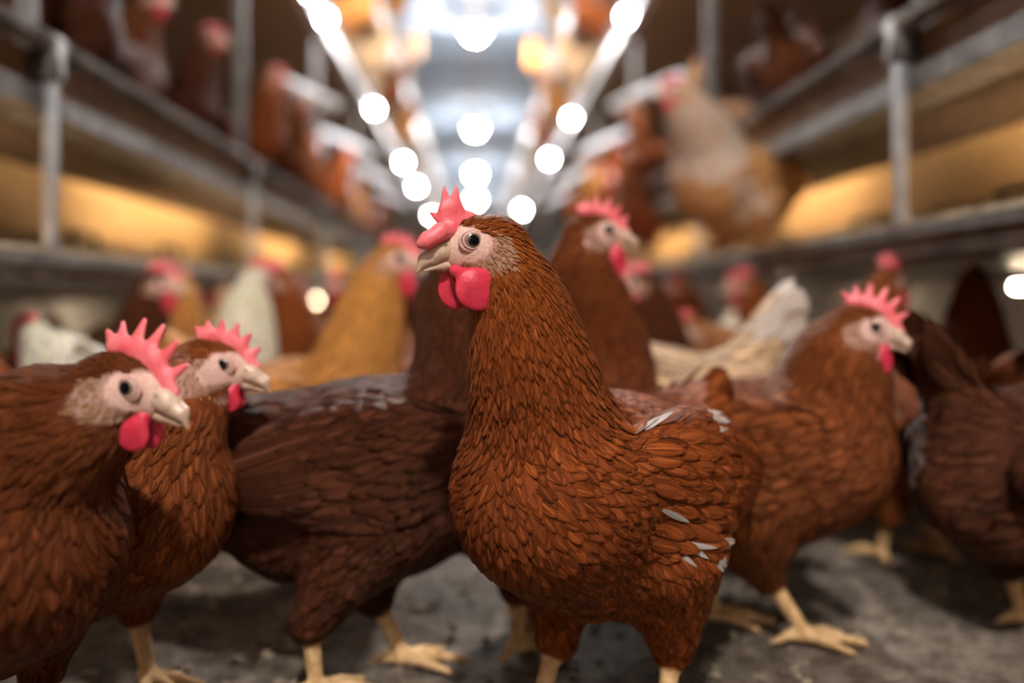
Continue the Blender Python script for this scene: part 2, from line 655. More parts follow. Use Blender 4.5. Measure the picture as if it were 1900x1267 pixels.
def lobe_mesh(side):
    f = Field()
    a = 0.35
    R = np.array([[math.cos(a), 0, math.sin(a)], [0, 1, 0], [-math.sin(a), 0, math.cos(a)]])
    f.ell((-0.0110, 0.0232 * side, -0.0195), R, (0.0046, 0.0046, 0.0098), 0.004)
    return fitting('ear_lobe', f, 0.0012, M['lobe'])


KIT = dict(
    folded=comb_mesh('folded'), upright=comb_mesh('upright'), floppy=comb_mesh('floppy'),
    wattle={(s, b): wattle_mesh(s, b) for s in (-1, 1) for b in (False, True)},
    eye={s: eye_mesh(s) for s in (-1, 1)}, lid={s: lid_mesh(s) for s in (-1, 1)}, lobe={s: lobe_mesh(s) for s in (-1, 1)})
KIT['ub'], KIT['lb'] = beak_meshes()
nf = Field()
for s in (-1, 1):
    nf.ell((0.0375, 0.0084 * s, 0.0018), np.array([[0.94, 0, -0.34], [0, 1, 0], [0.34, 0, 0.94]]), (0.0042, 0.0014, 0.0011), 0.0005)
KIT['nostril'] = fitting('nostril', nf, 0.0006, M['wire'])
EYE_AT = (0.0165, 0.0152, 0.0035)


# ------------------------------------------------------------------ feathers
T_CONTOUR = np.array([0.0, 0.20, 0.42, 0.66, 0.86, 1.0])
W_CONTOUR = np.array([0.50, 0.88, 1.0, 0.88, 0.58, 0.10])
W_HACKLE = np.array([0.55, 0.95, 1.0, 0.72, 0.42, 0.06])
T_LONG = np.array([0.0, 0.10, 0.22, 0.36, 0.50, 0.64, 0.78, 0.90, 1.0])
W_LONG = np.array([0.30, 0.62, 0.85, 0.97, 1.0, 1.0, 0.92, 0.68, 0.16])


def grow(field, roots, dirs, L, Wd, lift0, lift1, tt, ww, upto=None, free=None, cup=0.06):
    """lay feathers along the skin: march from each root along dir, keeping a rising height above the field.
       free: 0..1 per feather, how straight it goes instead of hugging"""
    N = len(roots)
    p = roots.copy()
    d = norm(dirs)
    rows, nrm = [], []
    for i, t in enumerate(tt):
        if i:
            p = p + d * (L * (t - tt[i - 1]))[:, None]
        f0, g = field.grad(p, upto=upto)
        g = norm(g)
        target = lift0 + (lift1 - lift0) * t ** 1.3
        corr = np.clip(target - f0, -0.012, 0.012)
        if free is not None:
            corr = corr * (1 - free * min(1, t * 2))
        p = p + g * corr[:, None]
        d2 = norm(d - g * (d * g).sum(1, keepdims=True))
        if free is not None:
            d2 = norm(d2 * (1 - free)[:, None] + d * free[:, None])
        d = d2
        rows.append(p.copy())
        nrm.append(g)
    nt = len(tt)
    verts = np.zeros((N, nt, 3, 3))
    uv = np.zeros((N, nt, 3, 2))
    for i in range(nt):
        dd = norm(rows[min(i + 1, nt - 1)] - rows[max(i - 1, 0)])
        side = norm(np.cross(nrm[i], dd))
        for j, s in enumerate((-1, 0, 1)):
            hw = (Wd * ww[i] * 0.5)[:, None]
            verts[:, i, j] = rows[i] + side * hw * s - nrm[i] * hw * cup * abs(s)
            uv[:, i, j, 0] = 0.5 + 0.5 * s
            uv[:, i, j, 1] = tt[i]
    return verts.reshape(-1, 3), uv.reshape(-1, 2), N, nt


def feather_mesh(name, batches):
    """batches of (verts, uv, N, nt, fcol[N,3])"""
    V, U, Q, K = [], [], [], []
    off = 0
    for verts, uv, N, nt, fc in batches:
        base = np.arange(N)[:, None, None, None] * (nt * 3) + off
        i = np.arange(nt - 1)[None, :, None]
        j = np.arange(2)[None, None, :]
        q0 = (i * 3 + j)
        q = np.stack([q0, q0 + 1, q0 + 4, q0 + 3], -1)
        Q.append((base + q).reshape(-1, 4))
        V.append(verts)
        U.append(uv)
        fc = fc if fc.shape[1] == 4 else np.concatenate([fc, np.zeros((len(fc), 1))], 1)
        K.append(np.repeat(fc, nt * 3, 0))
        off += len(verts)
    V, U, Q, K = map(np.concatenate, (V, U, Q, K))
    me = bpy.data.meshes.new(name)
    me.vertices.add(len(V))
    me.vertices.foreach_set('co', V.astype(np.float32).ravel())
    me.loops.add(Q.size)
    me.loops.foreach_set('vertex_index', Q.astype(np.int32).ravel())
    me.polygons.add(len(Q))
    me.polygons.foreach_set('loop_start', np.arange(0, Q.size, 4, dtype=np.int32))
    me.update(calc_edges=True)
    ul = me.uv_layers.new(name='vane')
    ul.data.foreach_set('uv', U[Q.ravel()].astype(np.float32).ravel())
    ca = me.color_attributes.new('fcol', 'FLOAT_COLOR', 'POINT')
    ca.data.foreach_set('color', K.astype(np.float32).ravel())
    me.materials.append(M['plumage'])
    me.shade_smooth()
    return me


def poisson(pts, rad):
    cell = 0.013
    grid = {}
    keep = []
    keys = np.floor(pts / cell).astype(int)
    P_ = pts.tolist()
    for i in range(len(pts)):
        kx, ky, kz = keys[i]
        x, y, z = P_[i]
        r2 = rad[i] ** 2
        ok = True
        for a in (kx - 1, kx, kx + 1):
            for b in (ky - 1, ky, ky + 1):
                for c in (kz - 1, kz, kz + 1):
                    for (qx, qy, qz) in grid.get((a, b, c), ()):
                        if (qx - x) ** 2 + (qy - y) ** 2 + (qz - z) ** 2 < r2:
                            ok = False
                            break
                    if not ok:
                        break
                if not ok:
                    break
            if not ok:
                break
        if ok:
            grid.setdefault((kx, ky, kz), []).append((x, y, z))
            keep.append(i)
    return np.array(keep)


# ------------------------------------------------------------------ the hen
def bez(p0, p1, p2, p3, t):
    t = np.asarray(t)[:, None]
    return (1 - t) ** 3 * p0 + 3 * (1 - t) ** 2 * t * p1 + 3 * (1 - t) * t * t * p2 + t ** 3 * p3


def head_frame(hc, hd):
    x = norm(hd)
    y = norm(np.cross((0, 0, 1.0), x))
    z = np.cross(x, y)
    m = np.eye(4)
    m[:3, 0], m[:3, 1], m[:3, 2], m[:3, 3] = x, y, z, hc
    return m


class HenShape:
    """all meshes of one hen in its own frame: +x ahead, +y its left, z up, origin on the ground between the feet"""

    def __init__(self, head=(0.135, 0, 0.43), look=(1, 0, -0.12), sc=1.0, grid=0.0045, fs=1.5, comb='upright', bigw=False,
                 feet=((0.0, 0.05), (0.0, -0.05)), sit=False, fat=1.0, neck=1.0, tail_up=0.55, white=(), wild=0.10,
                 long_tail=1.0, hockz=0.076, neck_pull=None, drop=0.0, seed=1, tail_white=0.0, breast_gold=0.0):
        r = np.random.default_rng(seed)
        f = Field()
        head = np.array(head, float)
        look = norm(np.array(look, float))
        H = head_frame(head, look)
        toH = lambda q: H[:3, :3] @ np.array(q, float) + H[:3, 3]
        z0 = -drop
        b = lambda x, y, z: np.array([x * sc, y * sc, z * sc + z0])
        rr = lambda v: v * sc * fat
        back = np.array([-1, 0, -0.12])
        body_t = dict(flow=back, sp=0.0090, ln=0.034, gold=0.0)
        f.cone(b(-0.125, 0, 0.205), b(-0.03, 0, 0.195), rr(0.058), rr(0.088), 0.03, **body_t)
        f.cone(b(-0.03, 0, 0.195), b(0.075, 0, 0.215), rr(0.088), rr(0.084), 0.03, flow=np.array([-1, 0, -0.35]), sp=0.0085, ln=0.026, gold=0.0)
        f.cone(b(-0.12, 0, 0.225), b(-0.185, 0, 0.225 + 0.10 * tail_up), rr(0.045), rr(0.022), 0.04,
               flow=np.array([-1, 0, 0.4 * tail_up]), sp=0.010, ln=0.036, gold=0.1)
        # fluff behind the legs
        f.cone(b(-0.09, 0, 0.15), b(-0.135, 0, 0.17), rr(0.060), rr(0.050), 0.03, flow=np.array([-0.8, 0, -0.6]), sp=0.010, ln=0.030, gold=0.1)
        # breast keel
        f.cone(b(0.085, 0, 0.205), b(0.02, 0, 0.155), rr(0.072), rr(0.062), 0.03, flow=np.array([-0.7, 0, -0.75]), sp=0.0085, ln=0.024, gold=0.0)
        # neck
        p0 = b(0.082, 0, 0.245)
        p3 = toH((-0.010, 0, -0.008))
        lk = look * np.array([1, 1, 0])
        p1 = p0 + np.array([0.035, 0, 0.075]) * sc * (neck_pull or 1.0)
        p2 = p3 - H[:3, 2] * 0.050 - lk * 0.018
        ts = np.linspace(0, 1, 7)
        pts = bez(p0, p1, p2, p3, ts)
        rad = np.array([0.069, 0.058, 0.0505, 0.0445, 0.0372, 0.0292, 0.0205]) * sc * neck
        rad[-1] = 0.0215
        for i in range(6):
            fl = norm(pts[i] - pts[i + 1])
            t = (i + 0.5) / 6
            f.cone(pts[i], pts[i + 1], rad[i], rad[i + 1], 0.022, flow=fl, sp=0.0074 - 0.0044 * min(1, t * 1.5), ln=0.026 - 0.008 * t,
                   gold=breast_gold + (1 - breast_gold) * min(1, max(0, t * 1.5 - 0.25)))
        # wings as low swells on the flanks
        for s in (1, -1):
            a = 0.12
            R = np.array([[math.cos(a), 0, math.sin(a)], [0, 1, 0], [-math.sin(a), 0, math.cos(a)]])
            f.ell(b(-0.03, 0.074 * s * fat, 0.218), R, np.array([0.118, 0.030, 0.056]) * sc, 0.006, flow=np.array([-1, 0, -0.22]), sp=0.010, ln=0.034, gold=0.0)
        # thighs
        self.ankles = []
        for (fx, fy), s in zip(feet, (1, -1)):
            hip = b(-0.015, 0.052 * s, 0.15)
            if sit:
                hock = b(-0.05 + fx, 0.06 * s, 0.075)
            else:
                hock = np.array([fx * 0.75 - 0.022 * sc, fy, hockz])
            f.cone(hip, hock, rr(0.054), 0.0205, 0.03, flow=norm(hock - hip + np.array([-0.03, 0, 0])), sp=0.0085, ln=0.024, gold=0.15)
        nfeath = len(f.pr)
        # head
        ysq = (H[:3, 1].copy(), 1.22)
        hs = dict(flow=-look - np.array([0, 0, 0.35]), sp=0.0034, ln=0.009, gold=0.5)
        f.cone(toH((-0.003, 0, 0.000)), toH((0.010, 0, 0.0005)), 0.0222, 0.0205, 0.012, ysq, **hs)
        f.cone(toH((0.004, 0, -0.008)), toH((0.027, 0, -0.0085)), 0.0190, 0.0100, 0.012, ysq, **hs)
        f.cone(toH((0.010, 0, 0.004)), toH((0.030, 0, 0.001)), 0.0160, 0.0100, 0.010, ysq, **hs)
        f.cone(toH((-0.013, 0, -0.004)), toH((-0.012, 0, -0.016)), 0.0195, 0.020, 0.012, ysq, **hs)   # ear tufts
        nhead = len(f.pr)
        # shanks and toes
        for (fx, fy), s in zip(feet, (1, -1)):
            if sit:
                continue
            hock = np.array([fx * 0.75 - 0.022 * sc, fy, hockz])
            ank = np.array([fx, fy, 0.016])
            f.cone(hock, ank, 0.0098, 0.0078, 0.008, leg=1)
            for ang, ln in ((0.0, 0.068), (0.62, 0.056), (-0.62, 0.056), (PI - 0.25 * s, 0.028)):
                dx, dy = math.cos(ang), math.sin(ang)
                mid = ank + np.array([dx * ln * 0.55, dy * ln * 0.55, -0.0065])
                tip = ank + np.array([dx * ln, dy * ln, -0.0115])
                f.cone(ank + np.array([0, 0, -0.005]), mid, 0.0078, 0.0060, 0.005, leg=1)
                f.cone(mid, tip, 0.0062, 0.0034, 0.003, leg=1)
                f.cone(tip, tip + np.array([dx * 0.010, dy * 0.010, -0.002]), 0.0034, 0.0012, 0.002, leg=1)
        self.f, self.H, self.r = f, H, r
        v, q = f.mesh(grid)
        # regions: plumage, bare face, scaly legs
        inv = np.linalg.inv(H)
        hv = v @ inv[:3, :3].T + inv[:3, 3]
        mask = np.zeros((len(v), 4), np.float32)
        mask[:, 3] = 1
        mask[:, 1] = self.face(hv)
        if nhead < len(f.pr):
            dl = np.min([f.prim(i, v) for i in range(nhead, len(f.pr))], 0)
            db = f(v, nhead)
            mask[:, 2] = np.clip((db - dl) / 0.004 + 0.5, 0, 1)
        mask[:, 0] = 1 - np.maximum(mask[:, 1], mask[:, 2])
        me = raw_mesh('hen', v, q, M['body'])
        ca = me.color_attributes.new('mask', 'FLOAT_COLOR', 'POINT')
        ca.data.foreach_set('color', mask.ravel())
        self.body = me
        self.floor = v[:, 2].min()
        # ---- contour feathers
        tri = v[q]
        area = 0.5 * np.linalg.norm(np.cross(tri[:, 2] - tri[:, 0], tri[:, 3] - tri[:, 1]), axis=1)
        ok = (mask[q[:, 0], 1] < 0.55) & (mask[q[:, 0], 2] < 0.3)
        prob = area * ok
        # smaller feathers need more tries on neck and head
        fcen = tri.mean(1)
        wts, flow, sp, ln, gold = self.guide(fcen, nhead)
        prob = prob / sp ** 2
        prob /= prob.sum()
        nc = int((area * ok / (sp * fs * 0.8) ** 2).sum() * 2.6)
        fi = r.choice(len(q), nc, p=prob)
        a1, a2 = r.random((2, nc, 1))
        c = tri[fi]
        pts = c[:, 0] * (1 - a1) * (1 - a2) + c[:, 1] * a1 * (1 - a2) + c[:, 2] * a1 * a2 + c[:, 3] * (1 - a1) * a2
        keep = poisson(pts, np.minimum(sp[fi] * fs * 0.8, 0.0125))
        pts = pts[keep]
        wts, flow, sp, ln, gold = self.guide(pts, nhead)
        sp, ln = sp * fs ** 0.85, ln * fs ** 0.7
        N = len(pts)
        flow = norm(flow + r.normal(0, wild, (N, 3)))
        L = ln * r.uniform(0.85, 1.2, N)
        Wd = np.where(gold > 0.55, sp * 1.35, sp * 1.42) * r.uniform(0.85, 1.15, N)
        val = np.clip(r.normal(0.40, 0.17, N), 0, 1)
        white = [(self.trace(*q[:2], nhead), *q[2:]) if len(q) == 4 else q for q in white]
        wh = np.zeros(N)
        for wp, wr, pr_ in white:
            wp = np.asarray(wp, float)
            wh = np.maximum(wh, (np.linalg.norm(pts - wp, axis=1) < wr) * (r.random(N) < pr_) * r.uniform(0.6, 1, N))
        small = (wh > 0.3) & (max([q[1] for q in white] or [0]) < 0.04)
        Wd = np.where(small, Wd * 0.5, Wd)
        L = np.where(small, L * 1.15, L)
        Hi = np.linalg.inv(self.H)
        hp = pts @ Hi[:3, :3].T + Hi[:3, 3]
        cheek = (hp[:, 0] > -0.012) & (hp[:, 0] < 0.026) & (hp[:, 2] < 0.008 - 0.3 * np.abs(hp[:, 0])) & (hp[:, 2] > -0.022) & (np.abs(hp[:, 1]) > 0.008)
        wh = np.where(cheek, r.uniform(0.0, 0.12, N), wh)
        val = np.where(cheek, r.uniform(0.6, 1, N), val)
        gold = np.where(cheek, 1.0, gold)
        L = np.where(cheek, r.uniform(0.0065, 0.0095, N), L)
        Wd = np.where(cheek, 0.0026 * fs, Wd)
        fc = np.stack([val, wh, np.clip(gold + r.normal(0, 0.12, N), 0, 1), cheek * r.uniform(0.6, 0.95, N)], 1)
        batches = []
        hk = gold > 0.55
        for sel, ww in ((~hk, W_CONTOUR), (hk, W_HACKLE)):
            if sel.sum() == 0:
                continue
            lift1 = r.uniform(0.0008, 0.0026, sel.sum()) * (0.9 if ww is W_HACKLE else 1.0)
            bt = grow(f, pts[sel], flow[sel], L[sel], Wd[sel], -0.0004, lift1, T_CONTOUR, ww, nhead)
            batches.append((*bt, fc[sel]))
        self.plumage = feather_mesh('plumage', batches)
        # ---- wings: three rows of coverts and a stack of long flight feathers
        self.wings = []
        for s in (1, -1):
            bts = []
            R_, D_, L_, W_, F_ = [], [], [], [], []
            for row in range(8):
                for i in range(16):
                    x = 0.080 - 0.0105 * (i + 0.5 * (row % 2)) - 0.003 * row + r.normal(0, 0.0025)
                    z = 0.268 - 0.0125 * row - 0.0016 * i + r.normal(0, 0.0025)
                    R_.append(b(x, 0.13 * s, z))
                    D_.append((-1, 0, -0.42 + 0.03 * row + 0.014 * i))
                    L_.append((0.034 + 0.0014 * i) * sc * r.uniform(0.85, 1.15))
                    W_.append(0.0130 * sc)
                    F_.append((np.clip(r.normal(0.42, 0.17), 0, 1), 0, np.clip(r.normal(0.15, 0.15), 0, 1)))
            R_, D_ = np.array(R_), np.array(D_) + r.normal(0, wild * 0.5, (len(R_), 3))
            R_ = self.press(R_, np.array([0, -s, 0.0]), nhead, 0.002)
            hit = np.zeros(len(R_), bool)
            for wp, wr, pr_ in white:
                hit |= (np.linalg.norm(R_ - np.asarray(wp, float), axis=1) < wr * 0.8) & (r.random(len(R_)) < pr_)
            W_ = np.where(hit, np.array(W_) * 0.4, W_)
            bt = grow(f, R_, D_, np.array(L_), np.array(W_), 0.0015, r.uniform(0.0035, 0.0065, len(R_)), T_CONTOUR, W_CONTOUR, nhead)
            F_ = np.array(F_)
            F_[:, 1] = hit * 0.8
            bts.append((*bt, F_))
            R_, D_, L_, W_, F_ = [], [], [], [], []
            for i in range(11):
                t = i / 10
                R_.append(b(-0.055 - 0.012 * t, 0.13 * s, 0.250 - 0.068 * t))
                D_.append((-1, 0, -0.30 + 0.30 * t))
                L_.append((0.118 - 0.015 * t) * sc)
                W_.append(0.021 * sc)
                F_.append((0.25 + 0.25 * r.random(), 0, 0.05))
            R_ = self.press(np.array(R_), np.array([0, -s, 0.0]), nhead, 0.003)
            lv = 0.009 - 0.0004 * np.arange(11)
            bt = grow(f, R_, np.array(D_, float), np.array(L_), np.array(W_), 0.004, lv, T_LONG, W_LONG, nhead, np.full(11, 0.25), 0.04)
            bts.append((*bt, np.array(F_)))
            self.wings.append(feather_mesh('wing', bts))
        # ---- tail fan
        R_, D_, L_, W_, F_ = [], [], [], [], []
        for i in range(14):
            t = (i - 6.5) / 6.5
            R_.append(b(-0.165, 0.016 * t, 0.225 + 0.075 * tail_up - 0.012 * abs(t)))
            D_.append((-1, 0.24 * t, 0.95 * tail_up + 0.1 - 0.42 * abs(t)))
            L_.append((0.105 - 0.03 * abs(t)) * sc * long_tail)
            W_.append(0.026 * sc)
            wt = 0.9 if r.random() < tail_white else 0
            F_.append((0.15 + 0.3 * r.random(), wt, 0.05))
        for i in range(16):
            t = r.uniform(-1, 1)
            R_.append(b(-0.140, 0.030 * t, 0.235 + 0.055 * tail_up))
            D_.append((-1, 0.35 * t, 0.8 * tail_up + r.normal(0, 0.2)))
            L_.append(r.uniform(0.05, 0.08) * sc * long_tail)
            W_.append(0.018 * sc)
            F_.append((r.uniform(0.25, 0.6), 0.85 if r.random() < tail_white else 0, 0.1))
        n_ = len(R_)
        bt = grow(f, np.array(R_), np.array(D_, float), np.array(L_), np.array(W_), 0.0, np.full(n_, 0.01), T_LONG, W_LONG, nhead, np.full(n_, 0.97))
        self.tail = feather_mesh('tail', [(*bt, np.array(F_))])
        self.comb, self.bigw = comb, bigw

    def press(self, p, d, n, level):
        p = p.copy()
        for _ in range(14):
            f0 = self.f(p, n) - level
            p = p + d * f0[:, None] * 0.9
        return p

    def trace(self, o, d, n):
        p = np.array([o], float)
        for _ in range(60):
            p = p + d * self.f(p, n)[:, None] * 0.9
        return p[0]

    @staticmethod
    def face(hv):
        x, y, z = hv.T
        m = ((x - 0.0190) / 0.0172) ** 2 + ((z - 0.0015) / 0.0152) ** 2
        side = np.clip((1.12 - m) / 0.2, 0, 1)
        top = np.clip((0.0155 - z + np.clip(x - 0.016, 0, 1) * 1.2) / 0.003, 0, 1)
        front = np.clip((x - 0.024) / 0.004, 0, 1) * (z > -0.03)
        cheek = 0.42 * (np.abs(y) > 0.008) * np.clip((1.1 - ((x - 0.005) / 0.0205) ** 2 - ((z + 0.007) / 0.0165) ** 2) / 0.2, 0, 1)
        return np.maximum(np.maximum(side * top, cheek), front) * (x > -0.022)

    def guide(self, p, n):
        W, fl, sp, ln, gd = [], [], [], [], []
        for i in range(n):
            tg = self.f.pr[i][7]
            W.append(np.exp(-np.clip(self.f.prim(i, p), -0.06, 0.2) / 0.009))
            fl.append(norm(tg['flow']))
            sp.append(tg['sp'])
            ln.append(tg['ln'])
            gd.append(tg['gold'])
        W = np.array(W)
        W /= W.sum(0)
        return W, W.T @ np.array(fl), W.T @ np.array(sp), W.T @ np.array(ln), W.T @ np.array(gd)

    def place(self, loc, yaw, color, label, group=None, detail=2, flesh=None):
        """detail 2 all fittings, 1 no eyelids, 0 comb and wattles only"""
        root = bpy.data.objects.new('hen', self.body)
        C.objects.link(root)
        root.location = loc
        root.rotation_euler = (0, 0, yaw)
        tag(root, label, 'hen', group)
        parts = [('plumage', self.plumage), ('wing', self.wings[0]), ('wing', self.wings[1]), ('tail', self.tail)]
        obs = [root]
        for nm, me in parts:
            o = bpy.data.objects.new(nm, me)
            C.objects.link(o)
            o.parent = root
            obs.append(o)
        for o in obs:
            o.color = (*color, 1)
        Hm = Matrix(self.H.tolist())

        def fit(nm, me, off=None, parent=root):
            o = bpy.data.objects.new(nm, me)
            C.objects.link(o)
            o.parent = parent
            if off is not None:
                o.matrix_local = Hm @ Matrix.Translation(off) if parent is root else Matrix.Identity(4)
            else:
                o.matrix_local = Hm
            return o
        fit('comb', KIT[self.comb])
        for s in (1, -1):
            fit('wattle', KIT['wattle'][(s, self.bigw)])
        fit('upper_beak', KIT['ub'])
        fit('lower_beak', KIT['lb'])
        if detail > 1:
            fit('nostril', KIT['nostril'])
        if detail > 0:
            for s in (1, -1):
                e = fit('eye', KIT['eye'][s], (EYE_AT[0], EYE_AT[1] * s, EYE_AT[2]))
                if detail > 1:
                    fit('eyelid', KIT['lid'][s], (0, 0, 0), e)
                    fit('ear_lobe', KIT['lobe'][s])
        return root


def local(loc, yaw, p):
    d = np.asarray(p, float) - np.asarray(loc, float)
    c, s = math.cos(-yaw), math.sin(-yaw)
    return np.array([c * d[0] - s * d[1], s * d[0] + c * d[1], d[2]])


def custom(loc, yaw_deg, head_w, look_w, color, label, group=None, **kw):
    yaw = math.radians(yaw_deg)
    wl = kw.pop('white', ())
    o_ = local(loc, yaw, (0, 0, CAM_H))
    wl = [(o_, norm(local(loc, yaw, P(u_, v_, 1.0)) - o_), r_, p_) for u_, v_, r_, p_ in wl]
    sh = HenShape(head=local(loc, yaw, head_w), look=local((0, 0, 0), yaw, look_w), white=wl, **kw)
    return sh.place(loc, yaw, color, label, group, 2)


# ------------------------------------------------------------------ the house: floor, ceiling, walls
A = 0.70          # aisle half-width
Y0, Y1 = -2.5, 34.0
XW = 1.9
fl = MB()
nx, ny = 60, 90
fx = np.linspace(-XW, XW, nx)
fy = np.concatenate([np.linspace(Y0, 3.5, 70), np.linspace(3.8, Y1, 20)])
fr = np.random.default_rng(3)
hz = fr.normal(0, 1, (nx, ny))
for _ in range(3):
    hz = (hz + np.roll(hz, 1, 0) + np.roll(hz, -1, 0) + np.roll(hz, 1, 1) + np.roll(hz, -1, 1)) / 5
hz = -0.004 + 0.006 * hz
vv = [(fx[i], fy[j], hz[i, j]) for i in range(nx) for j in range(ny)]
ff = [(i * ny + j, (i + 1) * ny + j, (i + 1) * ny + j + 1, i * ny + j + 1) for i in range(nx - 1) for j in range(ny - 1)]
fl.add(vv, ff)
struct(fl.build('floor', M['floor'], smooth=True))
ZC = 3.32
m_ = MB().box(-XW, XW, Y0, Y1, ZC, ZC + 0.06)
for yy in np.arange(1.0, Y1, 1.2):       # ribs of the ceiling panels
    m_.box(-XW, XW, yy, yy + 0.05, ZC - 0.03, ZC)
struct(m_.build('ceiling', M['ceil']))
struct(MB().box(-XW - 0.08, -XW, Y0, Y1, -0.05, ZC).build('wall_left', M['wall']))
struct(MB().box(XW, XW + 0.08, Y0, Y1, -0.05, ZC).build('wall_right', M['wall']))
struct(MB().box(-XW, XW, Y1, Y1 + 0.08, -0.05, ZC).build('wall_far', M['white']))
struct(MB().box(-XW, XW, Y0 - 0.08, Y0, -0.05, ZC).build('wall_back', M['wall']))

# ------------------------------------------------------------------ aviary racks
POSTS = [0.14, 1.63, 3.11, 4.6, 6.1, 7.6, 9.1, 10.6, 13.0, 16.0, 20.0, 25.0]


def rack(s, zl, zlip, zrail, label):
    """s side (-1 left, +1 right); zl ledge top, zlip trough lip bottom, zrail centre of the perch rail"""
    X = lambda d: s * (A + d)
    bx = lambda mb, d0, d1, y0, y1, z0, z1: mb.box(min(X(d0), X(d1)), max(X(d0), X(d1)), y0, y1, z0, z1)
    root = empty('aviary_rack', (X(0), 0, 0))
    tag(root, label, 'rack', 'tiered aviary racks beside the aisle')

    def part(nm, mb, mat, bevel=0, lab=None, smooth=False):
        o = mb.build(nm, M[mat], None, smooth, bevel)
        o.parent = root
        o.matrix_parent_inverse = Matrix.Translation((-X(0), 0, 0))
        if lab:
            o['label'] = lab
        return o
    y0, y1 = Y0 + 0.05, 30.0
    # lower ledge: formed edge beam with a crusted top
    mb = MB()
    poly = [(X(0), zl - 0.064), (X(0), zl - 0.038), (X(-0.012), zl - 0.032), (X(-0.012), zl - 0.012), (X(0.03), zl - 0.012), (X(0.03), zl - 0.064)]
    mb.prism(poly, y0, y1)
    part('ledge_beam', mb, 'galv_dirty', 0.002)
    mb = MB()
    yy = np.arange(y0, 12, 0.014)
    r = np.random.default_rng(11 + s)
    for k in range(len(yy) - 1):
        h1 = r.uniform(0.004, 0.010)
        bx(mb, -0.012, 0.06, yy[k], yy[k + 1], zl - 0.012, zl - 0.012 + h1)
    part('ledge_crust', mb, 'ledge_top', 0, 'pale crust of dried litter')
    # lower floor and the belt below it
    mb = MB()
    for d in np.arange(0.05, 0.34, 0.03):
        bx(mb, d, d + 0.006, y0, y1, zl - 0.012, zl - 0.005)
    for yk in np.arange(y0, 14, 0.05):
        bx(mb, 0.03, 0.34, yk, yk + 0.004, zl - 0.017, zl - 0.012)
    part('wire_floor', mb, 'wire')
    part('manure_belt', bx(MB(), 0.02, 1.15, y0, y1, zl - 0.062, zl - 0.054), 'galv')
    # nest front: tan board with framed openings and a pale rail
    mb = bx(MB(), 0.34, 0.36, y0, y1, zl - 0.05, zlip + 0.02)
    part('nest_panel', mb, 'tan')
    mb = MB()
    bx(mb, 0.325, 0.338, y0, y1, zl + 0.035, zl + 0.062)
    part('nest_rail', mb, 'ledge_top', 0.003)
    for i, yk in enumerate(np.arange(0.3, 9.0, 0.74)):
        mb = MB()
        z_a, z_b = zl + 0.005, zl + 0.085
        w_ = 0.17
        bx(mb, 0.318, 0.334, yk, yk + w_, z_b - 0.012, z_b)
        bx(mb, 0.318, 0.334, yk, yk + w_, z_a, z_a + 0.012)
        bx(mb, 0.318, 0.334, yk, yk + 0.012, z_a, z_b)
        bx(mb, 0.318, 0.334, yk + w_ - 0.012, yk + w_, z_a, z_b)
        part('nest_frame', mb, 'wire', 0.002)
    # second floor: wire over a dark belt
    mb = MB()
    for d in np.arange(0.03, 1.15, 0.025):
        bx(mb, d, d + 0.005, y0, y1, zlip + 0.004, zlip + 0.010)
    for yk in np.arange(y0, 14, 0.04):
        bx(mb, 0.02, 1.15, yk, yk + 0.004, zlip - 0.001, zlip + 0.004)
    part('wire_floor', mb, 'wire')
    part('manure_belt', bx(MB(), 0.03, 1.15, y0, y1, zlip + 0.012, zlip + 0.020), 'dark')
    # feed trough: bent sheet, outer lip bright, inner wall stained
    t = 0.004
    mb = MB().prism([(X(0), zlip), (X(0), zlip + 0.036), (X(t), zlip + 0.036), (X(t), zlip + t), (X(0.085), zlip + t), (X(0.085), zlip)], y0, y1)
    part('feed_trough', mb, 'galv_dirty', 0.001)
    mb = MB().prism([(X(0.03), zlip + 0.02), (X(0.022), zrail - 0.012), (X(0.028), zrail - 0.012), (X(0.036), zlip + 0.02)], y0, y1)
    part('trough_wall', mb, 'rust', 0, 'brown feed-stained trough wall')
    # perch rail and its saddles
    mb = MB().tube((X(0.0), y0, zrail), (X(0.0), y1, zrail), 0.017, 16)
    part('perch_rail', mb, 'galv_dirty', 0, None, True)
    for yp in POSTS:
        mb = MB()
        mb.prism([(X(-0.014), zl - 0.02), (X(-0.014), zrail + 0.0), (X(0.006), zrail), (X(0.006), zl - 0.02)], yp - 0.011, yp + 0.011)
        o = part('post', mb, 'galv', 0.003)
        mb = MB().tube((X(0), yp - 0.03, zrail), (X(0), yp + 0.03, zrail), 0.0205, 16)
        mb.box(X(0) - 0.02, X(0) + 0.02, yp - 0.02, yp + 0.02, zrail - 0.06, zrail)
        c_ = mb.build('clamp', M['galv_dirty'], None, True)
        c_.parent = o
        c_.matrix_parent_inverse = Matrix.Identity(4)
    # legs down to the floor
    for yp in POSTS:
        mb = MB()
        bx(mb, 0.22, 0.25, yp - 0.015, yp + 0.015, -0.01, zl - 0.055)
        part('leg', mb, 'galv', 0.003)
    # third floor: beige belt underside with a bright edge profile, and the fourth
    for zf, tint in ((1.635, 'beige'), (2.45, 'beige')):
        part('upper_floor', bx(MB(), 0.03, 1.15, y0, y1, zf, zf + 0.02), tint, 0, 'beige underside of a high floor')
        mb = MB().prism([(X(-0.02), zf - 0.022), (X(-0.02), zf + 0.03), (X(0.03), zf + 0.03), (X(0.03), zf - 0.022)], y0, y1)
        part('edge_profile', mb, 'plastic', 0.003)
        mb = MB().tube((X(0.0), y0, zf + 0.13), (X(0.0), y1, zf + 0.13), 0.015, 12)
        part('perch_rail', mb, 'galv', 0, None, True)
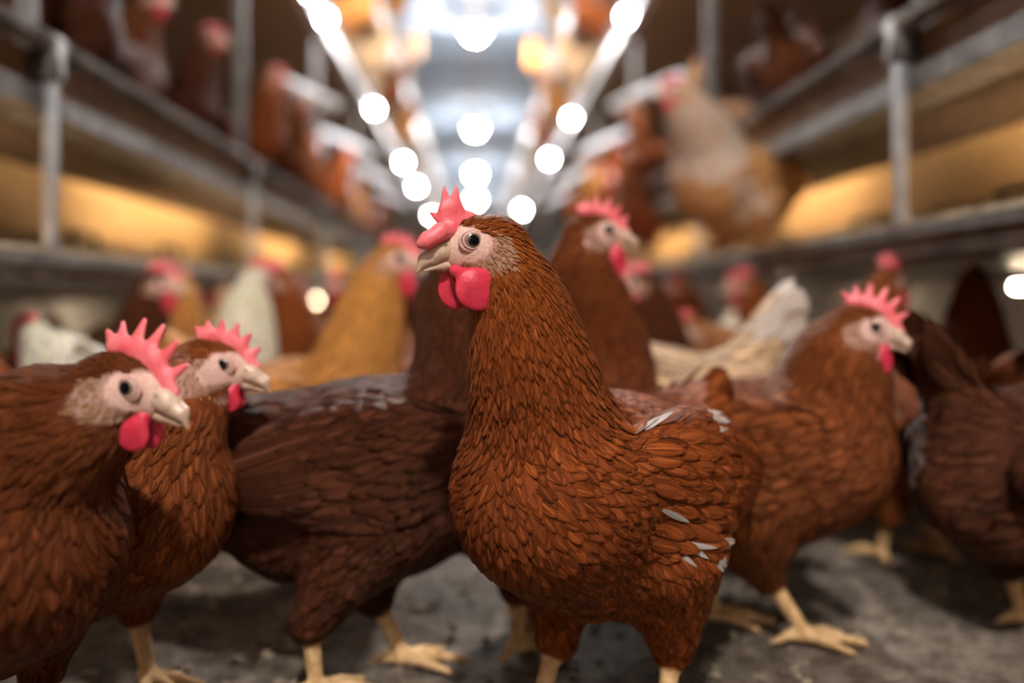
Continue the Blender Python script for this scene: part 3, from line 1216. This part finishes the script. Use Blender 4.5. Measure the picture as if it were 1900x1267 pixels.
    for yp in POSTS:
        mb = MB()
        bx(mb, 0.02, 0.05, yp - 0.015, yp + 0.015, zlip + 0.02, ZC - 0.01)
        part('upright', mb, 'galv_dirty', 0.003)
    # back boards of the upper floors
    part('back_board', bx(MB(), 0.98, 1.0, y0, y1, zlip + 0.02, 1.635), 'beige')
    # landing brackets sloping out over the aisle
    for yp in (3.55, 4.75, 6.0, 7.3):
        a_ = (X(0.02), yp, CAM_H + 0.78)
        b_ = (X(-0.21), yp, CAM_H + 0.675)
        mb = MB().tube(a_, b_, 0.022, 12)
        part('landing_bar', mb, 'plastic', 0, 'white plastic landing bar', True)
        mb = MB().tube((X(0.035), yp, zlip + 0.02), (X(0.035), yp, CAM_H + 0.80), 0.012, 10)
        part('bar_stay', mb, 'galv', 0, None, True)
    return root


rack(-1, 0.483, 0.700, 0.813, 'tiered steel aviary rack along the left side of the aisle')
rack(1, 0.526, 0.728, 0.845, 'tiered steel aviary rack along the right side of the aisle')

# drinker lines hung below the lower ledges
for s, nm in ((-1, 'left'), (1, 'right')):
    zp = 0.400 if s < 0 else 0.44
    d = empty('drinker_line', (s * 0.98, 0, zp))
    tag(d, 'grey drinker pipe with steel nipples hung under the %s rack' % nm, 'drinker line')
    MB().tube((0, 0.4, 0), (0, 8, 0), 0.012, 12).build('pipe', M['galv'], d, True)
    for yk in np.arange(1.0, 5.2, 0.32):
        o = MB().lathe([(0.001, -0.045), (0.0045, -0.043), (0.0045, -0.028), (0.009, -0.026), (0.009, -0.008), (0.005, -0.006)], (0, yk, 0), 14).build('nipple', M['plastic'], d, True)
    for yk in (0.9, 2.5, 4.1, 5.7, 7.3):
        MB().tube((0, yk, 0.008), (0, yk, 0.045 if s < 0 else 0.03), 0.003, 8).build('hanger', M['galv'], d)

# ------------------------------------------------------------------ lamps
m_ = MB().box(-0.045, 0.045, Y0, 31, ZC - 0.075, ZC - 0.032)
tag(m_.build('cable_tray', M['tray'], None, False, 0.004), 'pale cable tray running down the middle of the ceiling', 'cable tray')
glob_y = [-1.55, 4.28, 10.1, 15.9, 21.7, 27.5]
glob_l = [None, None, 'large round ceiling lamp nearest the top of the photo in the middle row',
          'second round lamp below it in the middle ceiling row', 'third round lamp down the middle ceiling row',
          'farthest round lamp in the middle ceiling row']
for yk, lb in zip(glob_y, glob_l):
    r_ = empty('ceiling_lamp', (0, yk, ZC - 0.24))
    tag(r_, lb or ('round ceiling lamp hung above and behind the photographer' if yk < 0 else 'round ceiling lamp just above the top edge of the photo'), 'lamp', 'round lamps under the ceiling tray')
    pr = [(0.068 * math.sin(t), -0.068 * math.cos(t)) for t in np.linspace(0.02, PI * 0.86, 14)]
    MB().lathe(pr, (0, 0, 0), 20).build('globe', M['globe'], r_, True)
    MB().lathe([(0.001, 0.17), (0.03, 0.168), (0.034, 0.10), (0.05, 0.092), (0.085, 0.062), (0.103, 0.014), (0.099, 0.014), (0.080, 0.060), (0.048, 0.080), (0.001, 0.082)], (0, 0, 0), 20).build('lamp_holder', M['plastic'], r_, True)  # holder widened into an added shade that keeps lamp light off the ceiling
ORD = ['nearest', 'second', 'third', 'fourth', 'fifth', 'sixth', 'seventh', 'eighth', 'ninth', 'tenth']
for s, nm in ((-1, 'left'), (1, 'right')):
    ys = [4.02, 4.43, 6.55, 9.17, 11.2, 15.2] if s < 0 else [4.39, 6.90, 8.95, 14.2]
    for i, yk in enumerate(ys):
        r_ = empty('bulb_lamp', (s * (A - 0.035), yk, 1.635))
        lb = '%s visible small round bulb along the %s high rack edge' % (ORD[i], nm)
        tag(r_, lb, 'lamp', 'small bulbs along the high rack edges')
        pr = [(0.022 * math.sin(t), -0.022 * math.cos(t)) for t in np.linspace(0.02, PI * 0.84, 10)]
        MB().lathe(pr, (0, 0, 0), 14).build('bulb', M['bulb'], r_, True)
        MB().lathe([(0.001, 0.045), (0.014, 0.044), (0.016, 0.020), (0.010, 0.018)], (0, 0, 0), 12).build('lamp_holder', M['plastic'], r_, True)
for s, nm in ((-1, 'left'), (1, 'right')):
    for i, yk in enumerate((0.6, 2.6, 4.6, 6.8, 9.0)):
        zl = 0.483 if s < 0 else 0.526
        for zz, xx, wh in ((zl - 0.022, A + 0.050, 'behind the ledge of'), (zl - (0.12 if s < 0 else 0.10), 1.45, 'beneath')):
            r_ = empty('tube_lamp', (s * xx, yk, zz))
            tag(r_, '%s warm %stube lamp %s the %s rack' % (ORD[i], 'short added ' if wh == 'beneath' else '', wh, nm), 'lamp', 'warm tube lamps inside the racks')
            ln_ = 0.07 if wh == 'beneath' else 1.2  # the ones beneath are added to light hens and walls under the racks
            MB().tube((0, 0, 0), (0, ln_, 0), 0.008, 10).build('tube', M['tube_fill' if wh == 'beneath' else 'tube'], r_, True)
            for e_ in (-0.02, ln_):
                MB().tube((0, e_, 0), (0, e_ + 0.02, 0), 0.010, 10).build('end_cap', M['plastic'], r_, True)
            if wh == 'beneath':
                MB().tube((0, 0.035, 0.008), (0, 0.035, zl - 0.06 - zz), 0.003, 8).build('hanger', M['galv'], r_)

# ------------------------------------------------------------------ litter on the floor
mb = MB()
r = np.random.default_rng(5)
for k in range(1500):
    x = r.uniform(-0.9, 0.9)
    y = r.uniform(0.85, 2.4)
    sz = r.uniform(0.0012, 0.0045)
    a = r.uniform(0, PI)
    e = r.uniform(1, 3)
    c, s_ = math.cos(a), math.sin(a)
    vs = []
    for dx, dy, dz in ((-e, -1, 0), (e, -1, 0), (e, 1, 0), (-e, 1, 0), (-e * .5, -.5, 1), (e * .6, -.6, 1), (e * .5, .6, 1.1), (-e * .6, .5, .9)):
        vs.append((x + sz * (c * dx - s_ * dy), y + sz * (s_ * dx + c * dy), -0.003 + sz * dz * 1.1))
    mb.add(vs, [(0, 1, 5, 4), (1, 2, 6, 5), (2, 3, 7, 6), (3, 0, 4, 7), (4, 5, 6, 7)])
lit = mb.build('floor_litter', M['litter'])
tag(lit, 'crumbs of brown litter strewn over the grey floor', 'litter')
lit['kind'] = 'stuff'

# ------------------------------------------------------------------ hens
RED = (0.245, 0.058, 0.015)
BROWN = (0.21, 0.055, 0.016)
DARK = (0.070, 0.021, 0.011)
TAN = (0.55, 0.23, 0.07)
PALE = (0.70, 0.47, 0.30)
WHITE = (0.86, 0.79, 0.73)

# the hen in focus
L1 = (0.118, 0.93, 0)
custom(L1, 233, P(903, 452, 0.815), (-0.94, -0.28, -0.12), RED,
       'sharp reddish-brown hen in the middle, folded pink comb, looking left', grid=0.0032, fs=0.86, comb='folded', bigw=True,
       feet=((-0.03, 0.05), (0.03, -0.05)), seed=2, sc=1.09, fat=0.94, neck=0.84, hockz=0.070, wild=0.13, tail_up=0.36, long_tail=0.72,
       white=[(1192, 808, 0.012, 0.8), (1308, 772, 0.017, 0.85), (1215, 945, 0.012, 0.6), (1322, 1012, 0.013, 0.7), (1245, 998, 0.010, 0.7), (1150, 915, 0.008, 0.6)])
custom((-0.405, 0.825, 0), -50, P(226, 714, 0.725), (0.93, -0.30, -0.22), (0.115, 0.030, 0.011),
       'dark red hen filling the lower left corner, facing right', fs=1.25, comb='floppy', seed=3, grid=0.004)
custom((-0.370, 0.985, 0), -42, P(392, 676, 0.96), (0.97, -0.06, -0.17), (0.23, 0.060, 0.018),
       'brown hen with serrated red comb, just behind the corner hen at left', fs=1.2, comb='upright', seed=4, grid=0.004)
custom((-0.100, 1.075, 0), 8, P(862, 500, 1.12), (0.95, 0.2, -0.1), DARK,
       'dark chocolate hen side-on between the left pair and the middle hen', fs=1.25, comb='upright', seed=5, grid=0.004, sc=1.08, tail_up=0.3, long_tail=0.7,
       feet=((0.02, 0.0), (-0.07, -0.075)), white=[(525, 862, 0.014, 0.8)])
custom((0.315, 1.17, 0), -10, P(1592, 606, 1.12), (0.90, -0.30, -0.20), (0.20, 0.055, 0.018),
       'brown hen right of the middle one, pink comb, walking right', fs=1.3, comb='floppy', bigw=True, seed=6, grid=0.004, sc=1.04,
       feet=((-0.03, 0.05), (0.065, -0.01)), white=[(1372, 890, 0.022, 0.6)])
custom((0.085, 1.22, 0), 38, P(1098, 432, 1.22), (0.88, 0.12, -0.06), (0.17, 0.045, 0.017),
       'dark red hen standing tall close behind the middle hen, facing right', fs=1.4, comb='upright', bigw=True, seed=7, grid=0.0045, sc=1.08, tail_up=-0.1, long_tail=0.5,
       feet=((0.02, 0.05), (-0.095, -0.06)))
custom((-0.27, 1.52, 0), -25, P(728, 482, 1.48), (0.90, -0.25, -0.1), TAN,
       'tan orange hen with upright neck behind the dark chocolate hen', fs=1.5, comb='upright', bigw=True, seed=8, grid=0.005, sc=1.05, breast_gold=0.5)
custom((0.685, 1.17, 0), 20, (0.812, 1.22, 0.385), (0.95, 0.25, -0.1), (0.085, 0.028, 0.015),
       'dark brown hen cut by the right edge of the photo, pointed tail raised', fs=1.5, comb='upright', seed=9, grid=0.005, sc=1.04, tail_up=1.0, long_tail=0.8)
custom((0.225, 1.43, 0), 168, (0.06, 1.42, 0.37), (-0.9, 0.1, -0.2), PALE,
       'cream hen with a spiky white tail just behind the middle hen', fs=1.5, seed=10, grid=0.005, sc=1.15, tail_up=1.1, tail_white=0.9, long_tail=0.62)
custom((0.635, 2.44, 0.526), 220, P(1258, 172, 2.28), (-0.9, -0.25, 0.0), (0.62, 0.32, 0.14),
       'white and orange hen crouched on the right ledge', fs=1.6, seed=11, grid=0.005, sc=1.06, sit=True, drop=0.07, fat=1.14, neck=1.3,
       white=[(1310, 230, 0.12, 0.95), (1380, 360, 0.06, 0.7), (1270, 400, 0.06, 0.6)])

# plain poses used again and again for the flock behind
PROTO = dict(
    up=HenShape(seed=21, fs=1.75, grid=0.0055),
    left=HenShape(head=(0.115, 0.035, 0.425), look=(0.35, 0.93, -0.08), seed=22, fs=1.75, grid=0.0055, bigw=True),
    right=HenShape(head=(0.115, -0.035, 0.425), look=(0.35, -0.93, -0.08), seed=23, fs=1.75, grid=0.0055, comb='floppy', bigw=True),
    low=HenShape(head=(0.185, 0.0, 0.335), look=(0.95, 0.15, -0.30), seed=24, fs=1.75, grid=0.0055, neck=0.92))


def hen(proto, u, y, z, yaw, color, label, group=None, sc=1.0, detail=1, x=None):
    xx = (u - 882) / FPX * y if x is None else x
    o = PROTO[proto].place((xx, y, z), math.radians(yaw), color, label, group, detail)
    if sc != 1.0:
        o.scale = (sc, sc, sc)
    return o


FLOCK = 'blurred hens on the floor'
flock = [
    ('up', 640, 1.95, 200, BROWN, 'brown hen left of the tan orange hen, facing left'),
    ('left', 560, 2.35, 200, TAN, 'orange-breasted hen half hidden left of the brown hen facing left'),
    ('up', 375, 1.70, 60, WHITE, 'white-necked hen standing under the left ledge end'),
    ('right', 175, 1.80, 60, DARK, 'dark hen with crimson comb left of the white-necked hen'),
    ('low', 205, 1.50, 150, WHITE, 'white-backed hen behind the left pair'),
    ('up', 318, 2.15, 95, TAN, 'orange hen between the dark-headed and the white-necked hens'),
    ('left', 1262, 1.80, 100, DARK, 'dark-headed hen right of the tall dark red hen'),
    ('right', 1690, 1.52, 100, BROWN, 'hen whose pink head shows just behind the walking brown hen'),
    ('low', 1440, 1.95, 190, (0.35, 0.14, 0.06), 'chestnut hen behind the walking brown hen'),
    ('low', 1370, 2.30, 80, WHITE, 'white hen seen from behind below the right ledge'),
    ('up', 1490, 2.35, 150, BROWN, 'dark-necked hen beneath the right ledge, beside the white hen'),
    ('low', 50, 1.75, 100, TAN, 'tan hen under the left rack by the photo edge'),
    ('low', 120, 2.05, 60, PALE, 'pale hen under the left rack behind the tan one'),
    ('up', 1205, 2.2, 200, TAN, 'orange hen far behind the tall dark red hen'),
    ('up', 1800, 1.62, 60, BROWN, 'brown hen with raised head behind the dark hen at the right edge'),
    ('left', 480, 2.75, 170, PALE, 'pale hen deep in the aisle left of the orange-breasted hen'),
    ('up', 690, 2.6, 240, BROWN, 'brown hen deep in the aisle behind the tan orange hen'),
    ('right', 1100, 2.7, 250, RED, 'red hen deep in the aisle behind the tall dark red hen'),
    ('up', 1330, 2.9, 210, BROWN, 'brown hen deep in the aisle near the right ledge'),
    ('up', 780, 3.3, 260, DARK, 'dark hen far down the aisle left of the middle'),
    ('left', 1000, 3.4, 280, BROWN, 'brown hen far down the aisle right of the middle'),
    ('right', 620, 3.5, 190, RED, 'red hen far down the aisle by the left rack'),
    ('up', 1170, 3.7, 170, TAN, 'tan hen far down the aisle by the right rack'),
    ('low', 1780, 2.0, 130, PALE, 'pale hen under the right rack behind the edge hen'),
    ('low', 1640, 2.3, 60, (0.55, 0.30, 0.12), 'sandy hen under the right rack, behind the walking brown hen'),
]
for pr_, u, y, yaw, col, lb in flock:
    hen(pr_, u, y, 0, yaw, col, lb, FLOCK)

ZL2, ZR2 = 0.722, 0.750
TIER = 'blurred hens on the racks'
tiers = [
    # left rack, second floor
    ('up', -0.86, 1.95, ZL2, 40, DARK, 'dark hen on the left rack at the top left corner'),
    ('right', -0.88, 2.40, ZL2, 75, (0.13, 0.04, 0.018), 'big dark hen on the left rack beside the corner one'),
    ('up', -0.90, 2.85, ZL2, 20, DARK, 'third dark hen from the corner on the left rack'),
    ('left', -0.80, 3.40, ZL2, -20, BROWN, 'brown hen on the left rack below the first white landing bar'),
    ('up', -0.78, 3.95, ZL2, -40, (0.16, 0.05, 0.02), 'tall dark hen on the left rack just beyond the first landing bar'),
    ('right', -0.80, 4.6, ZL2, -60, BROWN, 'brown hen on the left rack near the second landing bar'),
    ('left', -0.80, 5.3, ZL2, -30, RED, 'red hen on the left rack beyond the second landing bar'),
    ('up', -0.80, 6.2, ZL2, -50, TAN, 'orange hen on the left rack by the third landing bar'),
    ('up', -0.82, 7.4, ZL2, 10, BROWN, 'farthest brown hen on the second floor of the left rack'),
    # right rack
    ('up', 0.650, 4.0, 0.528, 248, (0.16, 0.045, 0.018), 'dark red hen on the right ledge beyond the white and orange hen'),
    ('left', 0.650, 4.75, 0.528, 235, BROWN, 'brown hen on the right ledge beyond the dark red one'),
    ('low', 0.80, 2.50, ZR2, 60, (0.12, 0.04, 0.018), 'dark hen on the right rack above the white and orange hen'),
    ('up', 1.00, 2.25, ZR2, 100, DARK, 'darkest hen on the right rack near the top right post'),
    ('right', 0.84, 3.30, ZR2, 150, (0.42, 0.22, 0.12), 'fawn hen on the right rack behind the dark one'),
    ('up', 0.80, 4.2, ZR2, 190, BROWN, 'brown hen on the right rack by the second landing bar'),
    ('left', 0.80, 5.0, ZR2, 200, RED, 'red hen on the right rack beyond the second landing bar'),
    ('up', 0.80, 6.0, ZR2, 220, TAN, 'orange hen on the right rack by the third landing bar'),
    ('right', 0.82, 7.2, ZR2, 170, BROWN, 'farthest brown hen on the second floor of the right rack'),
    # third floors
    ('up', -0.705, 5.6, 1.782, -20, TAN, 'nearest orange hen on the left third floor beside the bulbs'),
    ('left', -0.705, 6.6, 1.782, 20, PALE, 'pale hen on the left third floor'),
    ('up', -0.705, 7.8, 1.782, -10, BROWN, 'brown hen on the left third floor'),
    ('right', -0.705, 9.3, 1.782, 0, TAN, 'farther tan hen on the left third floor'),
    ('up', 0.705, 5.7, 1.782, 200, BROWN, 'nearest brown hen on the right third floor beside the bulbs'),
    ('left', 0.705, 6.8, 1.782, 170, PALE, 'pale hen on the right third floor'),
    ('up', 0.705, 8.2, 1.782, 190, TAN, 'tan hen on the right third floor'),
    ('right', 0.705, 9.8, 1.782, 180, RED, 'farther red hen on the right third floor'),
    # fourth floors
    ('up', -0.705, 8.2, 2.597, 0, TAN, 'nearest orange hen on the left top floor'),
    ('left', -0.705, 9.8, 2.597, 0, PALE, 'pale hen on the left top floor'),
    ('up', 0.705, 8.4, 2.597, 180, PALE, 'nearest pale hen on the right top floor'),
    ('right', 0.705, 10.2, 2.597, 180, TAN, 'farther tan hen on the right top floor'),
]
for pr_, x, y, z, yaw, col, lb in tiers:
    hen(pr_, 0, y, z, yaw, col, lb, TIER, x=x)
